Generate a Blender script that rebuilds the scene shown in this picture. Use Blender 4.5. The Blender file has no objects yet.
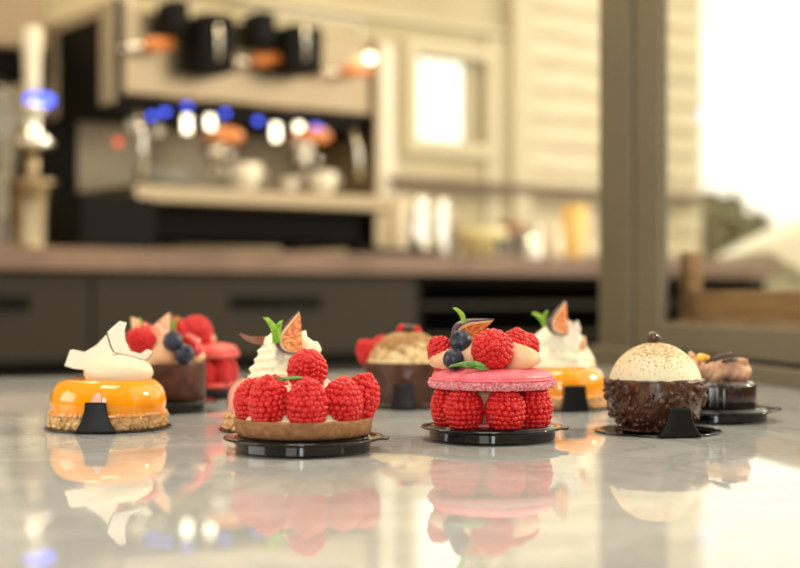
import bpy, bmesh, math, random
from math import sin, cos, pi, radians as R
from mathutils import Vector, Matrix, Euler, noise
random.seed(7)
S = bpy.context.scene
C = S.collection
F = 1400.0; HY = 295.0; CZ = 0.84; TZ = 0.75

def at(px, py, D):
    return Vector(((px-400)/F*D, D, CZ-(py-HY)/F*D))

# ------------------------------------------------------------------ materials
def mat(name, col, rough=.5, metal=0, coat=0, sss=0, sssr=.004, sheen=0, spec=.5,
        col2=None, nscale=50, lo=.4, hi=.6, bump=0, bscale=200, emit=None, estr=0, stretch=None, detail=3, trans=0):
    m = bpy.data.materials.new(name); m.use_nodes = True
    nt = m.node_tree; b = nt.nodes['Principled BSDF']; L = nt.links
    b.inputs['Base Color'].default_value = (*col, 1)
    b.inputs['Roughness'].default_value = rough
    b.inputs['Metallic'].default_value = metal
    b.inputs['Coat Weight'].default_value = coat
    b.inputs['Coat Roughness'].default_value = .04
    b.inputs['Specular IOR Level'].default_value = spec
    if sss:
        b.inputs['Subsurface Weight'].default_value = sss
        b.inputs['Subsurface Scale'].default_value = sssr
        b.inputs['Subsurface Radius'].default_value = (1, .5, .3)
    if sheen:
        b.inputs['Sheen Weight'].default_value = sheen
        b.inputs['Sheen Roughness'].default_value = .4
    if trans: b.inputs['Transmission Weight'].default_value = trans
    if emit:
        b.inputs['Emission Color'].default_value = (*emit, 1)
        b.inputs['Emission Strength'].default_value = estr
    tc = nt.nodes.new('ShaderNodeTexCoord')
    src = tc.outputs['Object']
    if stretch:
        mp = nt.nodes.new('ShaderNodeMapping'); mp.inputs['Scale'].default_value = stretch
        L.new(src, mp.inputs['Vector']); src = mp.outputs['Vector']
    if col2:
        n = nt.nodes.new('ShaderNodeTexNoise'); n.inputs['Scale'].default_value = nscale
        n.inputs['Detail'].default_value = detail
        L.new(src, n.inputs['Vector'])
        r = nt.nodes.new('ShaderNodeValToRGB')
        r.color_ramp.elements[0].position = lo; r.color_ramp.elements[0].color = (*col, 1)
        r.color_ramp.elements[1].position = hi; r.color_ramp.elements[1].color = (*col2, 1)
        L.new(n.outputs['Fac'], r.inputs['Fac']); L.new(r.outputs['Color'], b.inputs['Base Color'])
    if bump:
        n = nt.nodes.new('ShaderNodeTexNoise'); n.inputs['Scale'].default_value = bscale
        n.inputs['Detail'].default_value = 4
        L.new(src, n.inputs['Vector'])
        bp = nt.nodes.new('ShaderNodeBump'); bp.inputs['Strength'].default_value = bump
        bp.inputs['Distance'].default_value = .001
        L.new(n.outputs['Fac'], bp.inputs['Height']); L.new(bp.outputs['Normal'], b.inputs['Normal'])
    return m

M = {}
M['rasp'] = mat('raspberry_red', (.54,.005,.008), .22, coat=0, spec=.4, sss=.08, sssr=.002, sheen=.05, col2=(.66,.012,.012), nscale=300, lo=.35, hi=.7)
M['rasp_dark'] = mat('raspberry_core', (.45,.004,.008), .5)
M['blue'] = mat('blueberry_skin', (.008,.011,.03), .4, sheen=.1, col2=(.03,.04,.075), nscale=150, lo=.4, hi=.7)
M['currant'] = mat('currant_skin', (.7,.01,.01), .08, coat=1, sss=.3)
M['orange'] = mat('orange_mirror_glaze', (.95,.33,.0), .12, coat=.5)
M['pinkglaze'] = mat('pink_mirror_glaze', (.83,.36,.29), .12, coat=1, sss=.25, sssr=.006)
M['crumb'] = mat('toasted_crumble', (.62,.33,.12), .75, col2=(.85,.6,.32), nscale=300, lo=.4, hi=.65, bump=.6, bscale=500)
M['cream'] = mat('ivory_cream', (.80,.69,.50), .42, sss=.3, sssr=.005, bump=.15, bscale=120)
M['whip'] = mat('whipped_cream', (.93,.87,.66), .55, sss=.25, sssr=.003, bump=.5, bscale=400)
M['caramel'] = mat('caramel_cream', (.72,.43,.25), .45, sss=.2, sssr=.003, bump=.2, bscale=200)
M['moccacream'] = mat('milk_chocolate_cream', (.55,.29,.17), .35, sss=.2, sssr=.003, col2=(.7,.42,.27), nscale=80, stretch=(1,1,3))
M['coco'] = mat('coconut_flesh', (.93,.86,.72), .4, sss=.2, sssr=.002)
M['cocoskin'] = mat('coconut_skin', (.16,.07,.03), .6)
M['black'] = mat('black_plastic', (.003,.003,.003), .07, spec=.5)
M['blacktab'] = mat('black_tab_plastic', (.004,.0045,.0045), .4, spec=.22)
M['crust'] = mat('tart_crust', (.23,.095,.035), .75, col2=(.36,.17,.07), nscale=260, lo=.35, hi=.65, bump=.7, bscale=700, stretch=(1,1,1))
M['crustdark'] = mat('chocolate_crust', (.05,.014,.008), .45, spec=.3, col2=(.09,.03,.016), nscale=120, bump=.5, bscale=300)
M['choc'] = mat('milk_chocolate_coating', (.055,.017,.008), .27, coat=.2, spec=.4, col2=(.10,.036,.016), nscale=90, bump=.35, bscale=260)
M['darkchoc'] = mat('dark_chocolate', (.06,.022,.012), .35, coat=.3)
M['darkglaze'] = mat('dark_mirror_glaze', (.012,.004,.003), .08, coat=.6, col2=(.09,.014,.003), nscale=45, lo=.6, hi=.75)
M['shard'] = mat('chocolate_shard', (.28,.1,.06), .4)
M['leaf'] = mat('mint_leaf', (.16,.42,.02), .45, sss=.1, col2=(.32,.6,.05), nscale=200, bump=.6, bscale=300)
M['leafdark'] = mat('herb_sprig', (.08,.24,.03), .5, col2=(.2,.38,.08), nscale=300)
M['figskin'] = mat('fig_skin', (.06,.028,.045), .4, col2=(.16,.09,.13), nscale=120)
M['figgreen'] = mat('green_fig_skin', (.16,.2,.04), .4, col2=(.05,.04,.04), nscale=120)
M['figrind'] = mat('fig_rind', (.88,.62,.36), .45)
M['figflesh'] = mat('fig_flesh', (.66,.12,.03), .3, coat=.4, col2=(.9,.45,.14), nscale=500, lo=.42, hi=.62, bump=1, bscale=700)
M['figpink'] = mat('fig_flesh_pink', (.85,.3,.16), .3, col2=(.92,.6,.38), nscale=300, lo=.42, hi=.62, bump=1, bscale=500)
M['macaron'] = mat('macaron_shell', (.84,.15,.20), .42, col2=(.88,.20,.25), nscale=160, sss=.1, sssr=.002, bump=.15, bscale=400)
M['macaronred'] = mat('red_macaron_shell', (.8,.09,.08), .45, col2=(.86,.15,.13), nscale=160)
M['macfeet'] = mat('macaron_feet', (.74,.15,.21), .7, col2=(.95,.44,.49), nscale=700, lo=.4, hi=.6, bump=1, bscale=900)
M['gold'] = mat('candied_zest', (.85,.42,.03), .3, coat=.5)
M['petal'] = mat('pink_chip', (.93,.5,.42), .5)

def marble():
    m = bpy.data.materials.new('polished_marble'); m.use_nodes = True
    nt = m.node_tree; b = nt.nodes['Principled BSDF']; L = nt.links
    tc = nt.nodes.new('ShaderNodeTexCoord')
    n = nt.nodes.new('ShaderNodeTexNoise'); n.inputs['Scale'].default_value = 7; n.inputs['Detail'].default_value = 9
    n.inputs['Distortion'].default_value = 1.6; n.inputs['Roughness'].default_value = .62
    L.new(tc.outputs['Object'], n.inputs['Vector'])
    r = nt.nodes.new('ShaderNodeValToRGB')
    e = r.color_ramp.elements
    e[0].position = .3; e[0].color = (.36,.37,.365,1)
    e[1].position = .66; e[1].color = (.58,.59,.585,1)
    x = e.new(.47); x.color = (.52,.53,.525,1)
    x = e.new(.5); x.color = (.43,.435,.425,1)
    x = e.new(.53); x.color = (.53,.54,.535,1)
    L.new(n.outputs['Fac'], r.inputs['Fac']); L.new(r.outputs['Color'], b.inputs['Base Color'])
    b.inputs['Roughness'].default_value = .025
    b.inputs['IOR'].default_value = 1.5
    n2 = nt.nodes.new('ShaderNodeTexNoise'); n2.inputs['Scale'].default_value = 22; n2.inputs['Detail'].default_value = 3
    L.new(tc.outputs['Object'], n2.inputs['Vector'])
    bp = nt.nodes.new('ShaderNodeBump'); bp.inputs['Strength'].default_value = .025; bp.inputs['Distance'].default_value = .002
    L.new(n2.outputs['Fac'], bp.inputs['Height']); L.new(bp.outputs['Normal'], b.inputs['Normal'])
    return m
M['marble'] = marble()

def dusted(name, base, dust, z0, z1, spk, toast=None):
    """cream surface with a sprinkle of cocoa / toasted patches, thicker towards the top of the cake"""
    m = bpy.data.materials.new(name); m.use_nodes = True
    nt = m.node_tree; b = nt.nodes['Principled BSDF']; L = nt.links
    b.inputs['Roughness'].default_value = .55
    b.inputs['Subsurface Weight'].default_value = .15; b.inputs['Subsurface Scale'].default_value = .004
    tc = nt.nodes.new('ShaderNodeTexCoord'); sx = nt.nodes.new('ShaderNodeSeparateXYZ')
    L.new(tc.outputs['Object'], sx.inputs[0])
    mr = nt.nodes.new('ShaderNodeMapRange'); mr.inputs['From Min'].default_value = z0; mr.inputs['From Max'].default_value = z1
    L.new(sx.outputs['Z'], mr.inputs['Value'])
    n = nt.nodes.new('ShaderNodeTexNoise'); n.inputs['Scale'].default_value = spk; n.inputs['Detail'].default_value = 6
    n.inputs['Roughness'].default_value = .7
    L.new(tc.outputs['Object'], n.inputs['Vector'])
    n2 = nt.nodes.new('ShaderNodeTexNoise'); n2.inputs['Scale'].default_value = 70; n2.inputs['Detail'].default_value = 3
    L.new(tc.outputs['Object'], n2.inputs['Vector'])
    a = nt.nodes.new('ShaderNodeMath'); a.operation = 'MULTIPLY'; a.inputs[1].default_value = .2
    L.new(mr.outputs[0], a.inputs[0])
    a2 = nt.nodes.new('ShaderNodeMath'); a2.operation = 'ADD'; L.new(a.outputs[0], a2.inputs[0]); L.new(n.outputs['Fac'], a2.inputs[1])
    r = nt.nodes.new('ShaderNodeValToRGB'); r.color_ramp.elements[0].position = .575; r.color_ramp.elements[0].color = (0,0,0,1)
    r.color_ramp.elements[1].position = .69; r.color_ramp.elements[1].color = (1,1,1,1)
    L.new(a2.outputs[0], r.inputs['Fac'])
    mx = nt.nodes.new('ShaderNodeMix'); mx.data_type = 'RGBA'
    mx.inputs['A'].default_value = (*base,1); mx.inputs['B'].default_value = (*(toast or base),1)
    mm = nt.nodes.new('ShaderNodeMath'); mm.operation = 'MULTIPLY'; mm.use_clamp = True
    L.new(mr.outputs[0], mm.inputs[0])
    r2 = nt.nodes.new('ShaderNodeMapRange'); r2.inputs['From Min'].default_value = .38; r2.inputs['From Max'].default_value = .62
    L.new(n2.outputs['Fac'], r2.inputs['Value']); L.new(r2.outputs[0], mm.inputs[1])
    L.new(mm.outputs[0], mx.inputs['Factor'])
    mx2 = nt.nodes.new('ShaderNodeMix'); mx2.data_type = 'RGBA'; mx2.inputs['B'].default_value = (*dust,1)
    L.new(mx.outputs['Result'], mx2.inputs['A']); L.new(r.outputs['Color'], mx2.inputs['Factor'])
    L.new(mx2.outputs['Result'], b.inputs['Base Color'])
    return m
M['dome'] = dusted('cocoa_dusted_white_chocolate', (.80,.72,.52), (.38,.2,.06), .034, .064, 620, (.80,.56,.26))
M['toast'] = dusted('toasted_meringue', (.80,.62,.34), (.3,.14,.04), .030, .052, 160, (.46,.24,.07))

# setting materials
M['worktop'] = mat('brown_worktop', (.15,.088,.056), .4, col2=(.20,.12,.078), nscale=6, stretch=(1,1,1))
M['cabinet'] = mat('dark_olive_lacquer', (.025,.019,.011), .5, spec=.2)
M['void'] = mat('dark_interior', (.004,.004,.003), .8, spec=.1)
M['wallc'] = mat('cream_wall_paint', (.47,.40,.235), .6, col2=(.51,.44,.27), nscale=3)
M['trimc'] = mat('cream_trim_paint', (.60,.53,.35), .5)
M['clad'] = mat('cream_cladding_boards', (.56,.48,.30), .5, col2=(.68,.60,.42), nscale=9, stretch=(1,1,8))
M['greyframe'] = mat('greige_metal_frame', (.15,.125,.08), .42, col2=(.165,.137,.09), nscale=4)
M['gasket'] = mat('rubber_gasket', (.02,.016,.012), .6)
M['wood'] = mat('honey_wood', (.30,.175,.075), .5, col2=(.38,.23,.11), nscale=14, stretch=(1,1,9))
M['floor'] = mat('pale_stone_floor', (.42,.38,.3), .5, col2=(.5,.45,.36), nscale=3)
M['ceil'] = mat('ceiling_paint', (.78,.72,.56), .7)
M['steel'] = mat('brushed_steel', (.40,.31,.195), .3, metal=1, bump=.1, bscale=60)
M['satin'] = mat('satin_trim', (.42,.34,.22), .5)
M['cabdoor'] = mat('brown_beige_door', (.30,.22,.13), .5)
M['splash'] = mat('dull_steel_splashback', (.34,.28,.19), .4, metal=.6)
M['chrome'] = mat('polished_chrome', (.85,.8,.7), .08, metal=1)
M['blackm'] = mat('black_machine_plastic', (.005,.0045,.0035), .6, spec=.12)
M['handlew'] = mat('orange_wood_handle', (.72,.22,.04), .35, coat=.4)
M['blueled'] = mat('blue_led', (.1,.15,.9), .4, emit=(.04,.10,1.0), estr=2.6)
M['glintglow'] = mat('glowing_glint', (1,.95,.8), .4, emit=(1,.87,.62), estr=5)  # emission that stands in for highlights on the chrome
M['redled'] = mat('red_indicator', (.9,.1,.05), .4, emit=(1,.12,.05), estr=1.6)
M['cup'] = mat('cream_porcelain', (.85,.76,.58), .2, coat=.5)
M['bowl'] = mat('yellow_bowl_glaze', (.78,.68,.33), .3, coat=.3)
M['amber'] = mat('amber_paper_cup', (.8,.52,.16), .5)
M['pot'] = mat('terracotta_brown', (.28,.12,.06), .5)
M['cloth'] = mat('grey_cloth', (.2,.2,.17), .9)
M['clear'] = mat('clear_glassware', (.95,.92,.82), .05, trans=.9)
M['bushleaf'] = mat('shrub_leaves', (.13,.13,.06), .6, col2=(.24,.22,.11), nscale=6)
M['pale_block'] = mat('pale_block_skin', (.92,.86,.68), .7)
M['lamp'] = mat('fill_diffuser', (1,.95,.85), .5, emit=(1,.86,.62), estr=2.0)
M['blind'] = mat('white_sash', (.8,.76,.62), .5)
def pane_mat():
    m = bpy.data.materials.new('window_pane'); m.use_nodes = True
    nt = m.node_tree; nt.nodes.clear(); L = nt.links
    o = nt.nodes.new('ShaderNodeOutputMaterial'); mx = nt.nodes.new('ShaderNodeMixShader')
    t = nt.nodes.new('ShaderNodeBsdfTransparent'); g = nt.nodes.new('ShaderNodeBsdfGlossy'); f = nt.nodes.new('ShaderNodeFresnel')
    geo = nt.nodes.new('ShaderNodeNewGeometry'); mr = nt.nodes.new('ShaderNodeMapRange'); mr.inputs['To Min'].default_value = 1.3; mr.inputs['To Max'].default_value = 1/1.3
    L.new(geo.outputs['Backfacing'], mr.inputs['Value']); L.new(mr.outputs[0], f.inputs['IOR']); g.inputs['Roughness'].default_value = .02
    t.inputs['Color'].default_value = (.97,.97,.94,1)
    L.new(f.outputs[0], mx.inputs[0]); L.new(t.outputs[0], mx.inputs[1]); L.new(g.outputs[0], mx.inputs[2]); L.new(mx.outputs[0], o.inputs[0])
    return m
M['pane'] = pane_mat()

# ------------------------------------------------------------------ mesh helpers
def link(name, bm, m, parent=None, loc=(0,0,0), rot=(0,0,0), smooth=True):
    me = bpy.data.meshes.new(name)
    bmesh.ops.recalc_face_normals(bm, faces=bm.faces)
    bm.to_mesh(me); bm.free()
    if smooth: me.polygons.foreach_set('use_smooth', [True]*len(me.polygons))
    ms = m if isinstance(m, (list, tuple)) else [m]
    for x in ms: me.materials.append(M[x])
    o = bpy.data.objects.new(name, me); C.objects.link(o)
    o.location = loc; o.rotation_euler = rot
    if parent: o.parent = parent
    return o
def thing(name, label, cat, loc=(0,0,0), rz=0, group=None):
    o = bpy.data.objects.new(name, None); C.objects.link(o); o.empty_display_size = .02
    o.location = loc; o.rotation_euler = (0,0,rz); return tag(o, label, cat, group)
def tag(o, label, cat, group=None):
    o['label'] = label; o['category'] = cat
    if group: o['group'] = group
    return o
def struct(o): o['kind'] = 'structure'; return o
def nb(): return bmesh.new()
def box(bm, x0, x1, y0, y1, z0, z1, bev=0, mi=0):
    r = bmesh.ops.create_cube(bm, size=1)
    vs = r['verts']
    for v in vs: v.co = Vector(((x0+x1)/2+v.co.x*(x1-x0), (y0+y1)/2+v.co.y*(y1-y0), (z0+z1)/2+v.co.z*(z1-z0)))
    fs = {f for v in vs for f in v.link_faces}
    for f in fs: f.material_index = mi
    if bev:
        es = list({e for v in vs for e in v.link_edges})
        bmesh.ops.bevel(bm, geom=es, offset=bev, segments=3, affect='EDGES', profile=.6)
def lathe(bm, prof, seg=48, fn=None, off=(0,0,0), mi=0):
    """closed solid of revolution; prof from bottom axis to top axis as (r, z)"""
    rings = []
    for i, (r, z) in enumerate(prof):
        if r < 1e-6: rings.append([bm.verts.new((off[0], off[1], off[2]+z))]); continue
        ring = []
        for k in range(seg):
            a = 2*pi*k/seg; rr, zz = (r, z) if fn is None else fn(r, z, a)
            ring.append(bm.verts.new((off[0]+rr*cos(a), off[1]+rr*sin(a), off[2]+zz)))
        rings.append(ring)
    for A, B in zip(rings, rings[1:]):
        for k in range(seg):
            k2 = (k+1) % seg
            if len(A) == 1 and len(B) == 1: continue
            if len(A) == 1: f = bm.faces.new((A[0], B[k], B[k2]))
            elif len(B) == 1: f = bm.faces.new((A[k], B[0], A[k2]))
            else: f = bm.faces.new((A[k], B[k], B[k2], A[k2]))
            f.material_index = mi
def smoothprof(pts, n=6):
    """Catmull-Rom through profile points"""
    out = []
    P = [pts[0]]+list(pts)+[pts[-1]]
    for i in range(1, len(P)-2):
        p0,p1,p2,p3 = P[i-1],P[i],P[i+1],P[i+2]
        for j in range(n):
            t = j/n
            out.append(tuple(max(0, .5*((2*p1[k])+(-p0[k]+p2[k])*t+(2*p0[k]-5*p1[k]+4*p2[k]-p3[k])*t*t+(-p0[k]+3*p1[k]-3*p2[k]+p3[k])*t**3)) if k == 0
                             else .5*((2*p1[k])+(-p0[k]+p2[k])*t+(2*p0[k]-5*p1[k]+4*p2[k]-p3[k])*t*t+(-p0[k]+3*p1[k]-3*p2[k]+p3[k])*t**3) for k in (0,1)))
    out.append(tuple(pts[-1])); return [(a, max(b, pts[0][1])) for a, b in out]
def ball(bm, c, r, sub=2, sc=(1,1,1), jit=0, mi=0, rot=None):
    g = bmesh.ops.create_icosphere(bm, subdivisions=sub, radius=1)
    ph = random.random()*50
    for v in g['verts']:
        n = v.co.copy()
        d = 1+jit*noise.noise(n*1.6+Vector((ph,ph,0)))
        p = Vector((n.x*sc[0], n.y*sc[1], n.z*sc[2]))*r*d
        if rot: p = rot @ p
        v.co = p+Vector(c)
        for f in v.link_faces: f.material_index = mi
def tube(bm, pts, rads, seg=12, mi=0):
    rings = []
    pts = [Vector(p) for p in pts]
    if not isinstance(rads, (list, tuple)): rads = [rads]*len(pts)
    up = None
    for i, p in enumerate(pts):
        d = (pts[min(i+1, len(pts)-1)]-pts[max(i-1, 0)]).normalized()
        a = Vector((0,0,1)) if abs(d.z) < .9 else Vector((1,0,0))
        x = d.cross(a).normalized(); y = d.cross(x).normalized()
        rings.append([bm.verts.new(p+(x*cos(2*pi*k/seg)+y*sin(2*pi*k/seg))*rads[i]) for k in range(seg)])
    for A, B in zip(rings, rings[1:]):
        for k in range(seg):
            f = bm.faces.new((A[k], A[(k+1)%seg], B[(k+1)%seg], B[k])); f.material_index = mi
    for r_ in (rings[0], rings[-1]): bm.faces.new(r_).material_index = mi
def sheet(bm, poly, th, bend=lambda x, z: 0, edge_mi=None):
    """outline in the local x/z plane with true thickness along y, bent by bend(x,z)"""
    # triangulate the outline finely
    vs = [bm.verts.new((x, 0, z)) for x, z in poly]
    f = bm.faces.new(vs)
    es = list(f.edges)
    bmesh.ops.subdivide_edges(bm, edges=es, cuts=2)
    fl = [x for x in bm.faces if all(abs(v.co.y) < 1e-9 for v in x.verts)]
    r = bmesh.ops.triangulate(bm, faces=fl)
    bmesh.ops.subdivide_edges(bm, edges=list({e for x in r['faces'] for e in x.edges}), cuts=1, use_grid_fill=True)
    fl = [x for x in bm.faces]
    g = bmesh.ops.extrude_face_region(bm, geom=fl)
    nv = [v for v in g['geom'] if isinstance(v, bmesh.types.BMVert)]
    for v in nv: v.co.y += th
    for v in bm.verts: v.co.y += bend(v.co.x, v.co.z)

# ------------------------------------------------------------------ food kit (built once, copied by obj.copy)
_ico = bmesh.new(); bmesh.ops.create_icosphere(_ico, subdivisions=2, radius=1)
ICO_V = [v.co.copy() for v in _ico.verts]; ICO_F = [[v.index for v in f.verts] for f in _ico.faces]; _ico.free()
def raspberry_mesh(seed, H=.0225, Rm=.0104, dr=.00205):
    rnd = random.Random(seed)
    prof = [(.0082,-.5),(.0096,-.36),(.0104,-.18),(.0103,.0),(.0093,.16),(.0076,.31),(.0052,.42),(.0025,.485),(0,.5)]
    prof = smoothprof([(r*Rm/.0104, z*H) for r, z in prof], 8)
    L = [0]
    for a, b in zip(prof, prof[1:]): L.append(L[-1]+math.hypot(a[0]-b[0], a[1]-b[1]))
    tot = L[-1]; nrow = int(round(tot/(dr*1.42)))
    verts, faces = [], []
    def add(c, r, n):
        b0 = len(verts)
        s = rnd.uniform(.88, 1.1)*r
        for v in ICO_V: verts.append(c+v*s)
        faces.extend([[i+b0 for i in f] for f in ICO_F])
    for i in range(nrow+1):
        s = tot*i/nrow
        j = max(k for k in range(len(L)) if L[k] <= s+1e-9); j = min(j, len(prof)-2)
        t = (s-L[j])/(L[j+1]-L[j]); r = prof[j][0]*(1-t)+prof[j+1][0]*t; z = prof[j][1]*(1-t)+prof[j+1][1]*t
        n = max(1, int(round(2*pi*r/(dr*1.72))))
        off = rnd.random()*6
        for k in range(n):
            a = 2*pi*k/n+off+rnd.uniform(-.5,.5)/max(n,1)
            rr = r-.0011 if r > .0015 else 0
            add(Vector((rr*cos(a), rr*sin(a), z-(.0008 if z > 0 else 0)+rnd.uniform(-.00045,.00045))), dr, n)
    me = bpy.data.meshes.new('raspberry'); me.from_pydata([tuple(v) for v in verts], [], faces)
    bm = bmesh.new(); bm.from_mesh(me)
    lathe(bm, [(0,-.42*H),(Rm*.6,-.44*H),(Rm*.82,-.3*H),(Rm*.85,0),(Rm*.65,.25*H),(Rm*.3,.4*H),(0,.43*H)], 20, mi=1)
    bm.to_mesh(me); bm.free()
    me.materials.append(M['rasp']); me.materials.append(M['rasp_dark'])
    me.polygons.foreach_set('use_smooth', [True]*len(me.polygons))
    return me
RASP = [raspberry_mesh(1), raspberry_mesh(2, .0215, .0108), raspberry_mesh(3, .0235, .0102)]
RC = [0]
proto = {}
def copy_part(key, root, loc, rot=(0,0,0), sc=1):
    o = proto[key]
    if o.parent is not None: o = o.copy(); C.objects.link(o)
    o.parent = root; o.location = loc; o.rotation_euler = rot; o.scale = (sc,)*3
    return o
for i, me in enumerate(RASP):
    proto['rasp%d' % i] = bpy.data.objects.new('raspberry', me); C.objects.link(proto['rasp%d' % i])
def up_to(d, spin=0):
    q = Vector(d).normalized().to_track_quat('Z', 'Y'); return (q.to_matrix() @ Matrix.Rotation(spin, 3, 'Z')).to_euler()
def rasp(root, p, d=(0,0,1), sc=1):
    """p = centre in the thing's own coordinates, d = where the tip points"""
    RC[0] += 1
    return copy_part('rasp%d' % (RC[0] % 3), root, p, up_to(d, RC[0]*1.3), sc)
def loc(root, px, py, D): return at(px, py, D)-root.location

def blueberry_bm():
    bm = nb()
    prof = [(0,-.0075),(.004,-.0068),(.007,-.004),(.0079,0),(.0072,.0036),(.0052,.0060),(.0036,.0068)]
    prof = smoothprof(prof, 4)+[(.0031,.0077),(.0026,.0072),(.0018,.0058),(0,.0056)]
    lathe(bm, prof, 30, lambda r, z, a: (r*(1+(.12*cos(5*a) if z > .0066 and r > .002 else 0)), z))
    return bm
proto['blue'] = link('blueberry', blueberry_bm(), 'blue')
def currant_bm():
    bm = nb(); lathe(bm, smoothprof([(0,-.0055),(.004,-.004),(.0056,0),(.004,.004),(0,.0054)], 4), 24)
    tube(bm, [(0,0,.005),(.0003,0,.0066),(.0001,0,.0076)], [.0006,.0004,.0008], 6); return bm
proto['currant'] = link('redcurrant', currant_bm(), 'currant')
def leaf_bm(L=.02, W=.009, cup=.003, serr=.12):
    bm = nb(); n = 14; rows = []
    for i in range(n+1):
        t = i/n; w = W/2*(sin(pi*min(1, t**.75))**.8)*(1+serr*(1 if i % 2 else -1)*(0 < i < n))+.0002
        row = []
        for j in range(-3, 4):
            s = j/3
            row.append(bm.verts.new((s*w, -cup*(1-s*s)+cup*sin(t*pi), L*t-.001*abs(s))))
        rows.append(row)
    for A, B in zip(rows, rows[1:]):
        for j in range(6): bm.faces.new((A[j], A[j+1], B[j+1], B[j]))
    g = bmesh.ops.extrude_face_region(bm, geom=list(bm.faces))
    for v in g['geom']:
        if isinstance(v, bmesh.types.BMVert): v.co.y += .0005
    return bm
proto['leaf'] = link('mint_leaf', leaf_bm(), 'leaf')
proto['herb'] = link('herb_leaf', leaf_bm(.014, .0035, .001, .05), 'leafdark')
def leaf(root, p, d, spin=0, sc=1, key='leaf'): return copy_part(key, root, p, up_to(d, spin), sc)

def fig_wedge(root, p, ang, rz, sc=1, skin='figskin', flesh='figflesh'):
    """a quarter of a fig: pear-shaped skin, pale rind, seeded cut face; local z is the fig's axis"""
    prof = smoothprof([(.0,-.014),(.009,-.012),(.0125,-.005),(.011,.003),(.0065,.010),(.0022,.016),(0,.0185)], 4)
    half = R(38)
    def outline(scale): return [(r*scale, z*scale) for r, z in prof]
    bm = nb(); seg = 8; rings = []
    for r, z in prof:
        rings.append([bm.verts.new((r*cos(a), r*sin(a), z)) for a in [(-half+2*half*k/seg) for k in range(seg+1)]] if r > 1e-6 else [bm.verts.new((0,0,z))])
    for A, B in zip(rings, rings[1:]):
        for k in range(seg):
            if len(A) == 1: bm.faces.new((A[0], B[k], B[k+1]))
            elif len(B) == 1: bm.faces.new((A[k], B[0], A[k+1]))
            else: bm.faces.new((A[k], B[k], B[k+1], A[k+1]))
    g = bmesh.ops.extrude_face_region(bm, geom=list(bm.faces))
    for v in g['geom']:
        if isinstance(v, bmesh.types.BMVert): v.co *= .93
    rot = Euler(ang).to_matrix().to_4x4() @ Matrix.Rotation(rz, 4, 'Z')
    e = rot.to_euler()
    sk = link('fig_slice', bm, skin, root, p, e); sk.scale = (sc,)*3 if not isinstance(sc, tuple) else sc
    bm = nb()
    for s, k, mi in ((1, .93, 0),):
        # solid inner wedge with pale rind
        rings = []
        P2 = outline(k)
        for r, z in P2:
            rings.append([bm.verts.new((r*cos(a), r*sin(a), z)) for a in [(-half*1.0+2*half*q/4) for q in range(5)]] if r > 1e-6 else [bm.verts.new((0,0,z))])
        for A, B in zip(rings, rings[1:]):
            for q in range(4):
                if len(A) == 1: bm.faces.new((A[0], B[q], B[q+1]))
                elif len(B) == 1: bm.faces.new((A[q], B[0], A[q+1]))
                else: bm.faces.new((A[q], B[q], B[q+1], A[q+1]))
        for side in (0, -1):
            vs = [rg[side] if len(rg) > 1 else rg[0] for rg in rings]
            bm.faces.new(vs)
    link('rind', bm, 'figrind', sk, smooth=False)
    bm = nb()
    for sgn in (-1, 1):
        a = sgn*half; n = Vector((-sin(a)*sgn, cos(a)*sgn, 0))
        vs = []
        P3 = [(r*.8, z*.84) for r, z in prof]
        front = [bm.verts.new(Vector((r*cos(a), r*sin(a), z-.0003))+n*.0005) for r, z in P3]
        back = [bm.verts.new(Vector((r*cos(a), r*sin(a), z-.0003))-n*.001) for r, z in P3]
        bm.faces.new(front); bm.faces.new(back[::-1])
        for i in range(len(P3)):
            j = (i+1) % len(P3); bm.faces.new((front[i], front[j], back[j], back[i]))
    link('flesh', bm, flesh, sk, smooth=False)
    return sk

def dollop_bm(r, h, tip=.25, ridges=0, amp=.1, twist=0, jit=.0, seg=48):
    bm = nb(); ph = random.random()*30
    prof = smoothprof([(0,0),(r*.8,0),(r,h*.16),(r*.97,h*.36),(r*.72,h*.6),(r*.38,h*.8),(r*tip*.5,h*.93),(0,h)], 5)
    def fn(rr, z, a):
        k = 1+amp*cos(ridges*a+twist*z/h) if ridges else 1
        k += jit*noise.noise(Vector((cos(a)*3, sin(a)*3, z/h*5+ph)))
        return rr*k, z
    lathe(bm, prof, seg, fn); return bm
def cream(root, name, p, r, h, m='cream', lean=(0,0,1), sx=1, **kw):
    o = link(name, dollop_bm(r, h, **kw), m, root, p, up_to(lean)); o.scale = (sx,1,1); return o

def crumble(root, r, z0, z1, name='biscuit_base'):
    bm = nb(); lathe(bm, [(0,z0),(r-.003,z0),(r-.002,(z0+z1)/2),(r-.003,z1),(0,z1)], 48)
    n = int(2*pi*r/.0024)
    for k in range(n*4):
        a = 2*pi*random.random(); row = k % 4
        z = z0+.0013+(z1-z0-.0022)*row/3+random.uniform(-.0006,.0006); rr = r-.0024+random.uniform(-.0012,.0012)
        ball(bm, (rr*cos(a), rr*sin(a), max(z, z0+.0014)), random.choice((.0012,.0017,.0023)), 1, (1, random.uniform(.6,1), random.uniform(.5,.9)), .3,
             rot=Euler((random.random()*3,random.random()*3,0)).to_matrix())
    for v in bm.verts: v.co.z = max(v.co.z, z0)
    return link(name, bm, 'crumb', root)
def glaze(root, r, z0, z1, m):
    h = z1-z0
    prof = [(0,z0),(r*.93,z0),(r*.975,z0+h*.1),(r,z0+h*.35),(r*.975,z0+h*.6),(r*.9,z0+h*.82),(r*.78,z0+h*.96),(r*.62,z0+h),(r*.3,z0+h*.985),(0,z0+h*.97)]
    bm = nb(); lathe(bm, smoothprof(prof, 6), 96); return link('glaze', bm, m, root)

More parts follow.
